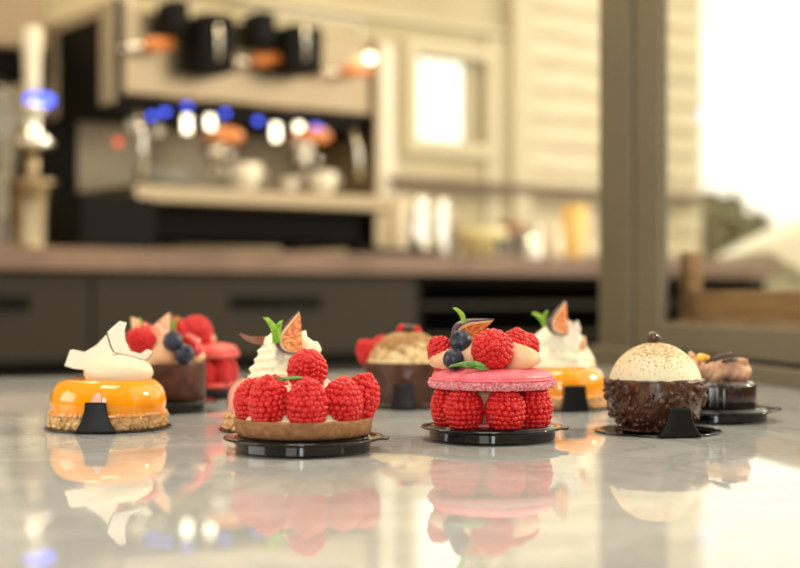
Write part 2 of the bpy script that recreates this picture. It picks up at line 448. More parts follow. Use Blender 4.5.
def tab_part(root, r, hw0, hw1, h, ang, x=0):
    """folded-up pull tab: tapered hollow upstand flaring into the board"""
    bm = nb(); rings = []
    n = 10
    for i in range(n+1):
        t = i/n; hw = hw1+(hw0-hw1)*((1-t)**2.0); z = .0006+(h-.0006)*t; d = .0017+.0008*(1-t)**2
        ring = []
        for (sx, sy) in ((-1,-1),(1,-1),(1,1),(-1,1)):
            for q in range(4):
                base = {(-1,-1):pi, (1,-1):1.5*pi, (1,1):0, (-1,1):.5*pi}[(sx,sy)]
                a = base+q*pi/6; rr = .0009
                ring.append(bm.verts.new((sx*(hw-rr)+rr*cos(a), sy*(d-rr)+rr*sin(a), z)))
        rings.append(ring)
    # hollow top
    inner = [bm.verts.new((v.co.x*.82, v.co.y*.65, h)) for v in rings[-1]]
    deep = [bm.verts.new((v.co.x*.78, v.co.y*.6, h-.003)) for v in rings[-1]]
    rings += [inner, deep]
    m = len(rings[0])
    for A, B in zip(rings, rings[1:]):
        for k in range(m): bm.faces.new((A[k], A[(k+1)%m], B[(k+1)%m], B[k]))
    bm.faces.new(rings[0]); bm.faces.new(rings[-1])
    a = ang
    return link('tab', bm, 'blacktab', root, ((r+.0014)*sin(a)+x, -(r+.0014)*cos(a), 0), (0,0,a))
def flat_board(label, px, D, r, tabspec=None, group=None):
    p = at(px, 295, D); t = thing('cake_board', label, 'cake board', (p.x, D, TZ))
    bm = nb(); lathe(bm, [(0,0),(r-.001,0),(r-.0002,.0004),(r,.0011),(r-.0006,.0015),(r-.0022,.0012),(0,.0012)], 96); link('disc', bm, 'black', t)
    if tabspec: tab_part(t, r, *tabspec)
    return t
def raised_board(label, px, D, rb, rf, tabang=90):
    p = at(px, 295, D); t = thing('cake_board', label, 'cake board', (p.x, D, TZ))
    bm = nb(); h = .0098
    lathe(bm, [(0,0),(rb-.0012,0),(rb-.0004,.0004),(rb,.0012),(rb,.0016),(rb,.0058),(rb,.0062),(rb+.0006,.0068),(rf-.001,.0072),(rf,.0078),(rf-.0005,.0087),(rf-.002,.0088),(rb+.0006,.0082),(rb-.0006,.0088),(rb-.0011,h-.0002),(rb-.0022,h),(0,h)], 128)
    link('pedestal', bm, 'black', t)
    bm = nb(); a = R(tabang)
    box(bm, -.005, .005, 0, .0055, .0070, .0086, .0007); 
    link('pull_tab', bm, 'black', t, ((rf-.002)*sin(a), -(rf-.002)*cos(a), 0), (0,0,a+pi))
    return t, h

# ================================================================== PASTRIES
# --- orange glazed cake, front left
def shaving(root, D, pts, th=.0014, bend=None, name='coconut_shaving', edge=None):
    c = Vector((sum(p[0] for p in pts)/len(pts), sum(p[1] for p in pts)/len(pts)))
    o0 = at(c[0], c[1], D); k = D/F
    poly = [((x-c[0])*k, -(y-c[1])*k) for x, y in pts]
    bm = nb(); sheet(bm, poly, th, bend or (lambda x, z: 0))
    ob = link(name, bm, 'coco', root, o0-root.location, smooth=False)
    if edge:
        bm = nb(); q = [Vector(((x-c[0])*k, 0, -(y-c[1])*k)) for x, y in edge]
        q = [Vector((v.x, th/2+(bend or (lambda x, z: 0))(v.x, v.z), v.z)) for v in q]
        tube(bm, q, .0009, 8); link('brown_skin', bm, 'cocoskin', ob)
    return ob
b1 = flat_board('flat round black cake board with upright tab, under the front left orange cake', 108.5, .948, .0425, (.0136, .0068, .0205, R(1)))
o1 = thing('glazed_cake', 'orange mirror glazed cake with ivory cream and two white coconut shavings, front left', 'cake', b1.location+Vector((0,0,.0012)))
crumble(o1, .0405, 0, .0105); glaze(o1, .0387, .0085, .0325, 'orange')
bm = nb()
lathe(bm, smoothprof([(0,0),(.0185,0),(.0218,.002),(.0228,.006),(.0205,.011),(.0135,.0150),(.005,.0165),(0,.0168)], 6), 64,
      lambda r, z, a: (r*(1+.03*cos(2*a+1)+.02*sin(3*a+z*300)), z))
link('cream', bm, 'cream', o1, loc(o1, 118, 380, .944)*1+Vector((0,0,0)))
shaving(o1, .942, [(64,366),(70,350),(73,349.5),(85,352),(97,345),(108,333),(113,341),(117,353),(104,358),(93,360),(88,366),(84,369.5),(74,368.5)], .0013,
        lambda x, z: 12*x*x-.002)
shaving(o1, .9165, [(107.5,332),(112,328),(120.5,321),(127.5,322.5),(125.5,330),(126,340),(131,351),(141,353.5),(148,349),(153,351.5),(151,355),(146.5,359.5),(140,359),(133,356.5),(122,354),(115,352),(110,342)], .0014,
        lambda x, z: -.004+14*x*x, edge=[(107.5,332),(109,338),(111.5,346),(115,352)])
sk_ = loc(o1, 133, 356.5, .9150)
bm = nb(); tube(bm, [loc(o1, x, y, .9148+14*((x-129)*.9165/F)**2-.003)-sk_ for x, y in [(115,352.5),(122,354.5),(133,357),(140,359.5),(146.5,360),(151,355.5),(153,352)]], .0002, 6); link('coconut_skin_edge', bm, 'cocoskin', o1, sk_)
bm = nb(); sheet(bm, [(-.0026,-.003),(.003,-.003),(.0028,.002),(.0012,.0042),(-.0014,.0025)], .0008)
link('pink_chip', bm, 'petal', o1, loc(o1, 96.5, 398.5, .9075), (R(-14),0,R(0)), False)

# --- raspberry tart, front centre left
TX, TD = 303.5, .808
b2, hh = raised_board('round black raised cake board under the raspberry tart with brown crust', TX, TD, .0393, .0462, 86)
t1 = thing('raspberry_tart', 'raspberry tart in a brown crust ring with a raspberry on top', 'tart', b2.location+Vector((0,0,hh)))
bm = nb()
lathe(bm, [(0,0),(.0368,0),(.0383,.0008),(.0392,.003),(.0402,.0088),(.0400,.0098),(.0385,.0100),(.0372,.0092),(.0365,.0075),(0,.0075)], 128,
      lambda r, z, a: (r+(.00022*noise.noise(Vector((cos(a)*9, sin(a)*9, z*600))) if r > .02 else 0), z))
link('crust', bm, 'crust', t1)
bm = nb(); lathe(bm, smoothprof([(0,.0074),(.034,.0074),(.0345,.0095),(.030,.015),(.024,.0215),(.016,.0268),(.008,.028),(0,.0282)], 5), 64,
      lambda r, z, a: (r*(1+.03*cos(5*a)), z)); link('cream_filling', bm, 'cream', t1)
ringr = .0292
for ang, lean, sc, dz in ((-78,.18,1.02,0),(-37,.12,1.12,.0),(8,.05,1.1,0),(52,.12,1.08,0),(90,.45,1.12,.0005),(132,.2,1,0),(176,.1,1,0),(-142,.1,1,0),(-110,.15,.96,0)):
    a = R(ang); rr = ringr+(.0035 if ang == 90 else 0)
    rasp(t1, (rr*sin(a), -rr*cos(a), .0203+dz+(sc-1)*.01), (lean*sin(a), -lean*cos(a), 1), sc)
rasp(t1, loc(t1, 307.5, 367.5, .80), (.1,-.75,.5), 1.02)
leaf(t1, loc(t1, 262, 381.5, .785), (1,-.1,.12), 1.3, 1.0, 'herb'); leaf(t1, loc(t1, 283, 380, .785), (1,.05,.05), .3, 1.0, 'herb')

# --- pink macaron cake, front centre
MX, MD = 492, .873
b3, hh = raised_board('round black raised cake board under the pink macaron cake with blueberries', MX, MD, .0393, .0443, 80)
m1 = thing('macaron_cake', 'pink macaron cake on a ring of raspberries, topped with raspberries, blueberries and fig', 'cake', b3.location+Vector((0,0,hh)))
bm = nb(); lathe(bm, [(0,0),(.027,0),(.028,.0008),(.027,.0016),(0,.0016)], 72); link('base_shell', bm, 'macaron', m1)
for ang, sc in ((-84,.98),(-41,1.06),(13,1.06),(63,1.04),(108,1),(150,1),(-168,1),(-128,1)):
    a = R(ang); rr = .0280
    rasp(m1, (rr*sin(a), -rr*cos(a), .0131), (.05*sin(a), -.05*cos(a), 1), sc*1.03)
bm = nb(); lathe(bm, smoothprof([(0,.0014),(.0165,.0014),(.0185,.012),(.0195,.021),(0,.0226)], 5), 40); link('cream_filling', bm, 'caramel', m1)
def macaron_top(root, r, z0, m, mf, seg=220):
    bm = nb()
    h = .0065
    lathe(bm, [(0,z0),(r-.005,z0)]+smoothprof([(r-.004,z0),(r-.0008,z0+.0004),(r+.0002,z0+.0015),(r+.0008,z0+.003),(r+.0004,z0+.0048),(r-.001,z0+.006)], 3)+[(r-.003,z0+h),(0,z0+h)], seg*2,
          lambda q, z, a: (q+(.0013*noise.noise(Vector((cos(a)*24, sin(a)*24, z*900)))+.0011*noise.noise(Vector((cos(a)*55, sin(a)*55, z*1700))) if q > r*.9 else 0),
                           z+(.0007*noise.noise(Vector((cos(a)*30, sin(a)*30, 4))) if q > r*.9 else 0)))
    link('macaron_feet', bm, mf, root)
    bm = nb(); z1 = z0+h-.0008
    lathe(bm, smoothprof([(0,z1),(r-.002,z1),(r-.0012,z1+.0008),(r-.0012,z1+.0022),(r-.003,z1+.0045),(r-.009,z1+.0062),(r*.5,z1+.0072),(0,z1+.0075)], 5), 128)
    link('macaron_shell', bm, m, root); return z1+.0074
zt = macaron_top(m1, .0386, .0225, 'macaron', 'macfeet')
rasp(m1, loc(m1, 493, 349, .852), (.05,-1,.25), 1.13)
rasp(m1, loc(m1, 443, 353, .874), (-.5,-.25,.8), .95)
rasp(m1, loc(m1, 515, 346, .885), (.25,.2,1), .97)
rasp(m1, loc(m1, 524, 348, .892), (.5,-.3,.7), .93)
copy_part('blue', m1, loc(m1, 461, 342, .866), (R(60),0,R(-30)), .92)
copy_part('blue', m1, loc(m1, 453.5, 359.5, .853), (R(20),R(20),0), .82)
cream(m1, 'cream_dollop', loc(m1, 448, 370, .872), .0125, .019, 'caramel', (.2,0,1))
cream(m1, 'cream_dollop', loc(m1, 473, 369, .866), .0115, .020, 'caramel', (.1,0,1))
cream(m1, 'cream_dollop', loc(m1, 523, 369, .866), .0125, .0175, 'caramel', (-.35,0,1), sx=1.15)
cream(m1, 'cream_dollop', loc(m1, 492, 369, .892), .0135, .020, 'caramel', (0,0,1))
fig_wedge(m1, loc(m1, 475, 337, .878), (R(0), R(48), 0), R(176), (1.15,1.1,.9))
leaf(m1, loc(m1, 464, 323, .872), (-.5,-.1,.85), .2, .6)
leaf(m1, loc(m1, 484, 366.5, .842), (-1,0,.08), 1.2, 1.25, 'herb'); leaf(m1, loc(m1, 469, 366.5, .842), (-1,-.1,.02), .4, .9, 'herb'); leaf(m1, loc(m1, 476, 367, .840), (.8,-.4,-.1), 1.8, .6, 'herb')

# --- chocolate dipped sphere cake, front right
b4 = flat_board('flat round black cake board with upright tab, under the dusted dome cake', 657.5, .922, .0415, (.0144, .0072, .0188, R(8)))
s1 = thing('dome_cake', 'cocoa-dusted white dome cake dipped in nutty chocolate with a bead on top', 'cake', b4.location+Vector((-.0015,0,.0012)))
cz, rs = .0268, .0308
def sph(r, z, a): return r, z
bm = nb(); prof = [(0, cz-.004)]+[(rs*cos(t), cz+rs*sin(t)) for t in [R(-4+94*i/30) for i in range(30)]]+[(0, cz+rs)]
lathe(bm, prof, 96); link('white_dome', bm, 'dome', s1)
bm = nb(); rc = rs+.0013
prof = [(0,0),(.0205,0),(.0228,.0006)]+[(rc*cos(t), cz+rc*sin(t)) for t in [R(-50+63*i/20) for i in range(21)]]+[(rs*cos(R(13))-.001, cz+rc*sin(R(13))-.0006),(0, cz+.003)]
lathe(bm, prof, 128, lambda r, z, a: (r+(.0005*noise.noise(Vector((cos(a)*4, sin(a)*4, z*160))) if r > .015 else 0),
     z+(.0008*noise.noise(Vector((cos(a)*5, sin(a)*5, 9))) if z > cz+.004 else 0)))
for k in range(330):
    a = random.uniform(0, 2*pi); t = R(random.uniform(-52, 9)); q = random.choice((.0009,.0014,.0020,.0026))
    c = Vector((rc*cos(t)*cos(a), rc*cos(t)*sin(a), cz+rc*sin(t)))
    ball(bm, c, q, 2, (random.uniform(.8,1.5), random.uniform(.6,1.1), random.uniform(.6,1)), .35, rot=Euler((random.random()*3,random.random()*3,a)).to_matrix())
for k in range(60):
    a = 2*pi*k/60+random.uniform(-.05,.05)
    ball(bm, (random.uniform(.0235,.0255)*cos(a), random.uniform(.0235,.0255)*sin(a), .0013), random.uniform(.0010,.0020), 1, (1.3,1,.7), .3)
for (px, py, q) in ((607,396,.0024),(611,414,.0020),(616,401,.0016),(703,395,.0018)):
    c = at(px, py, .922 if q > .0019 else .905)-s1.location; ball(bm, c, q, 2, (1.1,.9,.9), .35)
for v in bm.verts: v.co.z = max(v.co.z, 0)
link('chocolate_coating', bm, 'choc', s1)
bm = nb(); ball(bm, (0,0,0), .0042, 3, (1,1,1), .12); ball(bm, (.0028,.001,-.0006), .0026, 2, (1,1,1), .1)
link('chocolate_bead', bm, 'darkchoc', s1, (-.0014,0,cz+rs+.0030))

# --- small dark glazed cake, far right
b5, hh = raised_board('round black raised cake board under the small dark glazed cake, far right', 712, 1.01, .0388, .0462, 92)
d1 = thing('chocolate_cake', 'small dark glazed chocolate cake with piped cream and chocolate curls', 'cake', b5.location+Vector((0,0,hh)))
bm = nb()
lathe(bm, [(0,0),(.0300,0),(.0308,.0012),(.0308,.0150),(.0300,.0172),(.0280,.0184),(0,.0186)], 120, lambda r, z, a: (r*(1+.014*cos(34*a)) if z < .0165 else r, z))
link('glazed_body', bm, 'darkglaze', d1)
bm = nb()
for k in range(9):     # rope of piped cream laid across the top
    x = -.020+.040*k/8; rr = .0085+.0015*sin(k*1.9)
    ball(bm, (x, .001*sin(k*2), .0252+.0012*sin(k*1.3)), rr, 3, (.62,1.25,.92), .12, rot=Euler((0,R(25),R(18))).to_matrix())
link('piped_cream', bm, 'moccacream', d1)
bm = nb(); box(bm, .007, .0245, -.008, .006, .0255, .0345, .0016); link('cream_slab', bm, 'moccacream', d1)
for (a, b) in (((705,363),(731,353.5)),((713,361),(729,356.5)),((722,362),(738,360))):
    bm = nb(); tube(bm, [loc(d1,*a,1.0), (loc(d1,*a,1.0)+loc(d1,*b,1.0))/2+Vector((0,0,.0008)), loc(d1,*b,1.0)], [.0011,.0015,.001], 8); link('chocolate_curl', bm, 'darkchoc', d1)
bm = nb(); ball(bm, (0,0,0), .0042, 2, (1.2,.9,.8), .5); link('candied_zest', bm, 'gold', d1, loc(d1, 703, 358.5, 1.0))
bm = nb(); ball(bm, (0,0,0), .0028, 2, (1,1,1.2), .4); link('nut_piece', bm, 'caramel', d1, loc(d1, 691, 356, 1.015))

# --- pink glazed cake behind the tart
b6 = flat_board('flat round black cake board under the pink glazed cake behind the raspberry tart', 283, .935, .0425)
p1 = thing('glazed_cake', 'pale pink glazed cake with piped white cream, fig and mint behind the tart', 'cake', b6.location+Vector((0,0,.0012)))
crumble(p1, .0397, 0, .0105); glaze(p1, .0375, .0085, .034, 'pinkglaze')
bm = nb()
prof = smoothprof([(0,.033),(.0205,.033),(.0232,.0365),(.0222,.041),(.0200,.046),(.0195,.050),(.0165,.055),(.013,.058),(.006,.0585),(0,.057)], 6)
lathe(bm, prof, 160, lambda r, z, a: (r*(1+.075*cos(9*a+z*230)+.05*sin(z*1100+1.5*cos(a*2)))+(.0016*noise.noise(Vector((cos(a)*11, sin(a)*11, z*420))) if r > .004 else 0), z+(.0016*noise.noise(Vector((r*cos(a)*260, r*sin(a)*260, 3))) if z > .05 else 0)))
for (x, y, z, q) in ((-.012,-.006,.0555,.0045),(-.006,-.012,.056,.004),(.004,-.012,.0555,.0045),(.013,-.008,.0545,.005),(.009,.0,.058,.005),(-.010,.004,.057,.005),(.0,-.006,.058,.004),(.018,-.003,.0525,.0045)):
    ball(bm, (x,y,z), q, 2, (1,1,1.35), .35)
link('piped_cream', bm, 'whip', p1, (.003,0,0))
fig_wedge(p1, loc(p1, 301, 335, .915), (R(0), R(-4), 0), R(176), (1.4,1.35,.88))
leaf(p1, loc(p1, 275.5, 342, .905), (-.35,-.1,1), .2, .9); leaf(p1, loc(p1, 277, 342, .903), (.2,-.1,1), -.4, .75); leaf(p1, loc(p1, 279, 342, .903), (-.1,-.5,.8), .9, .65)
bm = nb(); k = .925/F
sheet(bm, [(-12*k,6*k),(-9*k,6*k),(0,3*k),(14*k,3*k),(17*k,0),(14*k,-6*k),(3*k,-4*k),(-6*k,0)], .0015, lambda x, z: 20*x*x); link('chocolate_shard', bm, 'shard', p1, loc(p1, 250, 339.5, .925), smooth=False)

# --- chocolate tart, rear left
b7, hh = raised_board('round black raised cake board under the chocolate fruit tart, rear left', 160, 1.085, .0358, .0425, 88)
c1 = thing('chocolate_tart', 'dark chocolate tart topped with fig, blueberries, redcurrants and caramel cream, rear left', 'tart', b7.location+Vector((0,0,hh)))
bm = nb()
lathe(bm, [(0,0),(.0340,0),(.0350,.0010),(.0354,.0270),(.0350,.0284),(.0335,.0286),(.0325,.0278),(.0322,.025),(0,.025)], 96, lambda r, z, a: (r+(.0003*noise.noise(Vector((cos(a)*8, sin(a)*8, z*300))) if r > .02 else 0), z))
link('crust', bm, 'crustdark', c1)
bm = nb(); lathe(bm, smoothprof([(0,.025),(.031,.025),(.029,.0305),(.018,.036),(0,.038)], 5), 40); link('cream_filling', bm, 'caramel', c1)
cream(c1, 'cream_dollop', loc(c1, 163, 365, 1.065), .0115, .0225, 'caramel', (-.15,0,1), tip=.4)
cream(c1, 'cream_dollop', loc(c1, 195, 364, 1.08), .0100, .0160, 'caramel', (-.5,0,1), tip=.4)
cream(c1, 'cream_dollop', loc(c1, 130, 365, 1.08), .0115, .0225, 'caramel', (.15,0,1), tip=.4)
cream(c1, 'cream_dollop', loc(c1, 165, 362, 1.10), .0120, .0285, 'caramel', (0,0,1), tip=.4)
rasp(c1, loc(c1, 141, 341, 1.064), (-.8,-.5,.5), 1.0)
copy_part('blue', c1, loc(c1, 173, 341, 1.06), (R(40),0,0), .95); copy_part('blue', c1, loc(c1, 184.6, 354, 1.060), (R(70),0,R(20)), .95)
copy_part('currant', c1, loc(c1, 194, 343, 1.075)); copy_part('currant', c1, loc(c1, 189, 340, 1.078), sc=.9); copy_part('currant', c1, loc(c1, 146, 330, 1.07), sc=.95); copy_part('currant', c1, loc(c1, 197, 350, 1.072), (1,0,0), .85)
fig_wedge(c1, loc(c1, 156, 324, 1.068), (R(0), R(50), 0), R(10), (1.6,1.4,.8), 'figgreen', 'figpink')
fig_wedge(c1, loc(c1, 147, 325, 1.085), (R(0), R(-62), 0), R(176), (1.6,1.4,.8), 'figgreen', 'figpink')
leaf(c1, loc(c1, 141, 326, 1.08), (-.2,-.1,1), .3, .35); leaf(c1, loc(c1, 174, 331, 1.085), (.3,-.1,1), .2, .6)
rasp(c1, loc(c1, 176, 328, 1.10), (0,0,1), .6)

# --- red macaron cake, behind the chocolate tart
b8, hh = raised_board('round black cake board under the red macaron cake behind the chocolate tart', 195, 1.225, .0368, .0405, 100)
r1 = thing('macaron_cake', 'red macaron cake with a raspberry on top, half hidden behind the chocolate tart', 'cake', b8.location+Vector((0,0,hh)))
bm = nb(); lathe(bm, [(0,0),(.0345,0),(.0358,.0015),(.0345,.004),(0,.004)], 60); link('base_shell', bm, 'macaronred', r1)
for k in range(9):
    a = 2*pi*k/9+.35; rasp(r1, (.0265*sin(a), -.0265*cos(a), .0148), (0,0,1), 1.03)
macaron_top(r1, .0376, .0255, 'macaronred', 'macaronred', 100)
cream(r1, 'cream_dollop', (.004,0,.0385), .014, .015, 'caramel')
rasp(r1, loc(r1, 196, 331, 1.205), (.1,-1,.2), 1.25)
rasp(r1, (-.016,.002,.048), (-.4,0,1), 1.1)

# --- toasted dome cake, rear centre
b9 = flat_board('flat round black cake board with upright tab, under the toasted meringue cake', 408, 1.135, .0405, (.0108, .0080, .0205, R(-5)))
e1 = thing('meringue_cake', 'toasted meringue dome on a chocolate cup with raspberries, rear centre', 'cake', b9.location+Vector((0,0,.0012)))
bm = nb()
lathe(bm, smoothprof([(0,0),(.0295,0),(.0315,.003),(.0338,.018),(.0350,.033),(.0340,.0350),(.031,.034),(0,.033)], 5), 96, lambda r, z, a: (r+(.0009*noise.noise(Vector((cos(a)*6, sin(a)*6, z*150))) if r > .02 else 0), z))
for k in range(90):
    a = random.uniform(0, 2*pi); z = random.uniform(.001,.016); rr = .031+z*.11
    ball(bm, (rr*cos(a), rr*sin(a), z), random.uniform(.0012,.0022), 1, (1.2,1,.8), .3)
for v in bm.verts: v.co.z = max(v.co.z, 0)
link('chocolate_cup', bm, 'choc', e1)
bm = nb(); lathe(bm, smoothprof([(0,.0335),(.0315,.0335),(.0322,.0365),(.029,.044),(.0225,.052),(.013,.0578),(.005,.0590),(0,.0592)], 6), 64); link('meringue_dome', bm, 'toast', e1)
rasp(e1, (-.0325,.010,.0425), (-.7,0,.8), .95); rasp(e1, (-.022,.024,.0445), (.1,.1,1), .95)
rasp(e1, (-.004,.003,.0585), (-.3,0,1), .55); rasp(e1, (.006,.003,.058), (.4,0,1), .5)
bm = nb(); ball(bm, (0,0,0), .0042, 2, (1.2,1,.8), .2); link('chocolate_bead', bm, 'darkchoc', e1, (.0005,-.004,.0618))

# --- orange cake, rear right
b10 = flat_board('flat round black cake board with upright tab, under the rear right orange cake', 558, 1.115, .0415, (.0116, .0086, .0205, R(11)))
g1 = thing('glazed_cake', 'orange glazed cake with tall cream swirl, fig and mint, rear right', 'cake', b10.location+Vector((0,0,.0012)))
crumble(g1, .0392, 0, .0105); glaze(g1, .0380, .0085, .0325, 'orange')
bm = nb()
prof = smoothprof([(0,.0315),(.0255,.0315),(.0275,.035),(.0255,.042),(.0235,.046),(.0205,.052),(.0165,.058),(.010,.063),(0,.066)], 6)
lathe(bm, prof, 120, lambda r, z, a: (r*(1+.06*cos(7*a+z*200))+(.0012*noise.noise(Vector((cos(a)*6, sin(a)*6, z*260))) if r > .004 else 0), z)); link('piped_cream', bm, 'whip', g1)
shaving(g1, 1.093, [(549,345),(560,322),(566,319),(573,322),(570,332),(560,346),(553,349)], .0014, lambda x, z: 10*x*x)
shaving(g1, 1.090, [(567,340),(573,324),(578,320),(581,328),(578,344),(572,350)], .0014, lambda x, z: 10*x*x)
fig_wedge(g1, loc(g1, 567, 320, 1.09), (R(0), R(-4), 0), R(176), (1.3,1.3,.85))
for d, s in (((-.6,-.1,.7),.75),((.1,-.2,1),.65),((.5,-.1,.6),.5)): leaf(g1, loc(g1, 545, 326, 1.095), d, .3, s)
cream(g1, 'almond_flake', loc(g1, 582, 350, 1.095), .003, .012, 'caramel', (.2,0,1))

# unused prototypes never stay at top level
for k, o in list(proto.items()):
    if o.parent is None: bpy.data.objects.remove(o)

# ================================================================== TABLE
bm = nb()
e0 = at(-400, 295, 1.50); e1_ = at(610, 295, 1.76)
def prism(bm, poly, z0, z1, bev=0):
    lo = [bm.verts.new((x, y, z0)) for x, y in poly]; hi = [bm.verts.new((x, y, z1)) for x, y in poly]
    bm.faces.new(lo[::-1]); bm.faces.new(hi)
    n = len(poly)
    for i in range(n): bm.faces.new((lo[i], lo[(i+1)%n], hi[(i+1)%n], hi[i]))
# glazed partition: nearly parallel to the view, on the right
PX, PY = .324, 1.75; pd = Vector((-.168, .986, 0)).normalized(); pn = Vector((-pd.y, pd.x, 0))   # pn points to the room (left)
def PP(s, n=0): v = Vector((PX, PY, 0))+pd*s+pn*n; return (v.x, v.y)
tb = thing('marble_table', 'long polished grey marble table top in the foreground carrying all the pastries', 'table', (0,0,0))
poly = [(-1.5,.18), (PP(-1.5,.03)[0]-.0,.18), PP(-1.5,.03), PP(.0,.03), PP(.26,.03), (-.42,1.53), (-1.5,1.43)]
poly[1] = (PP(-1.5,.03)[0], .18)
poly = [(-1.5,.18),(.585,.18),(PP(-1.55,.0135)),PP(.05,.0135),(-.42,1.525),(-1.5,1.22)]
prism(bm, poly, TZ-.03, TZ); bmesh.ops.bevel(bm, geom=[e for e in bm.edges], offset=.002, segments=2, affect='EDGES'); link('marble_top', bm, 'marble', tb, smooth=False)
bm = nb(); prism(bm, [(-1.4,.3),(.5,.3),(.32,1.5),(-.42,1.42),(-1.4,1.15)], 0, TZ-.03); link('table_base', bm, 'cabinet', tb, smooth=False)

# ================================================================== GLAZED PARTITION (right)
ang_p = math.atan2(pd.y, pd.x)
def pobj(name, pieces, m, parent=None, kind=True, bev=.004):
    bm = nb()
    for (s0, s1, n0, n1, z0, z1) in pieces: box(bm, s0, s1, n0, n1, z0, z1, bev)
    o = link(name, bm, m, parent, (PX, PY, 0) if not parent else (0,0,0), (0,0,ang_p) if not parent else (0,0,0), False)
    if kind and not parent: struct(o)
    return o
ztop = 2.6
pobj('trim_1', [(.113,.246,-.022,.0,.0,ztop)], 'greyframe')                  # fixed post
pobj('trim_2', [(-1.7,.262,-.10,.012,.70,.7675)], 'greyframe', bev=.003)      # sill under the frame
zr0, zr1 = .7715, .806
w = pobj('window_1', [(.0,.092,-.012,.0,zr0,ztop),(-1.30,-1.21,-.012,.0,zr0,ztop),(-1.21,.0,-.012,.0,zr0,zr1),(-1.21,0,-.03,.0,2.3,ztop)], 'greyframe')
pobj('window_gasket', [(.092,.113,-.02,-.010,.767,ztop),(-1.7,.1,-.02,-.004,.7675,.7715)], 'gasket', w, False, 0)
pobj('window_pane', [(-1.21,.0,-.0075,-.0035,zr1,2.3)], 'pane', w, False, 0)
# timber frame standing behind the pane
wf = thing('timber_screen', 'honey-coloured timber frame standing low behind the glass pane at right', 'frame', (*PP(-.3,-.06),0), ang_p)
def wfbox(name, s0, s1, n0, n1, z0, z1):
    bm = nb(); box(bm, s0+.3, s1+.3, n0+.06, n1+.06, z0, z1, .003); link(name, bm, 'wood', wf, smooth=False)
wfbox('post', .03,.06,-.070,-.050,0,.895); wfbox('rail', -1.1,.03,-.075,-.05,.812,.845); wfbox('ledge', -1.1,.03,-.09,-.030,.796,.810); wfbox('post', -1.15,-1.10,-.085,-.045,0,.895)
wfbox('panel', -1.10,.03,-.07,-.055,.30,.796)

# ================================================================== KITCHEN WALL FRAME
A = Vector((-1.02, 3.57, 0)); th = math.atan2(1.23, 1.706); cu, su = cos(th), sin(th)
def Wp(u, v, z=0): return Vector((A.x+u*cu-v*su, A.y+u*su+v*cu, z))
def U(px, v):
    k = (px-400)/F; return (k*(A.y+cu*v)-A.x+su*v)/(cu-k*su)
def Zc(px, py, v):
    p = Wp(U(px, v), v); return CZ-(py-HY)/F*p.y
def kthing(name, label, cat, u, v, z, group=None): return thing(name, label, cat, Wp(u, v, z), th, group)
def kstruct(name, fn, m, smooth=False):
    bm = nb(); fn(bm); return struct(link(name, bm, m, None, Wp(0,0,0), (0,0,th), smooth))
VW = .78; CT = .965
uw0, uw1 = U(415, VW), U(484, VW); zw0, zw1 = Zc(448,142,VW), Zc(448,58,VW)
u_c = U(517, VW); u_e = U(705, VW)
def wall_back(bm):
    box(bm, -2.6, uw0, VW, VW+.06, 0, 2.9); box(bm, uw1, u_c, VW, VW+.06, 0, 2.9)
    box(bm, uw0, uw1, VW, VW+.06, 0, zw0); box(bm, uw0, uw1, VW, VW+.06, zw1, 2.9)
kstruct('wall_back', wall_back, 'wallc')
def wall_clad(bm):
    box(bm, u_c, u_e, VW+.03, VW+.06, 0, 2.9)
    z = .0
    while z < 2.88:
        r = bmesh.ops.create_cube(bm, size=1)
        for v in r['verts']:
            x, y, q = v.co; out = (.016 if q < 0 else .003) if y < 0 else 0
            v.co = Vector((u_c if x < 0 else u_e, VW+.03-out, z if q < 0 else z+.105))
        z += .112
kstruct('wall_back', wall_clad, 'clad')
kstruct('trim_3', lambda bm: box(bm, u_c-.05, u_c+.05, VW-.04, VW+.02, 0, 2.9, .004), 'trimc')
kstruct('trim_4', lambda bm: box(bm, -2.6, u_c-.05, VW-.02, VW, Zc(380,20,VW), Zc(380,13,VW), .003), 'trimc')
ud0, ud1 = U(379,VW-.02), U(394,VW-.02)
kstruct('trim_5', lambda bm: box(bm, ud0, ud1, VW-.03, VW, Zc(386,205,VW), Zc(386,46,VW), .004), 'blind')
def wf_(bm):
    w_ = .055
    box(bm, uw0-w_, uw0, VW-.02, VW+.055, zw0-w_, zw1+w_); box(bm, uw1, uw1+w_, VW-.02, VW+.055, zw0-w_, zw1+w_)
    box(bm, uw0, uw1, VW-.02, VW+.055, zw1, zw1+w_); box(bm, uw0, uw1, VW-.02, VW+.055, zw0-w_, zw0)
    box(bm, uw1-.075, uw1, VW+.02, VW+.045, zw0, zw1)
w2 = kstruct('window_2', wf_, 'trimc')
bm = nb(); box(bm, uw0, uw1, VW+.046, VW+.05, zw0, zw1); link('window_pane', bm, 'pane', w2, smooth=False)
kstruct('window_3', lambda bm: None or box(bm, U(486,VW-.01), U(510,VW-.01), VW-.012, VW, Zc(498,330,VW), Zc(498,40,VW), .003), 'trimc')['kind'] = 'structure'
bpy.data.objects['window_3'].name = 'trim_6'
kstruct('trim_7', lambda bm: box(bm, U(392,VW-.05), u_e-.02, VW-.06, VW, Zc(480,190,VW), Zc(480,183,VW), .003), 'worktop')

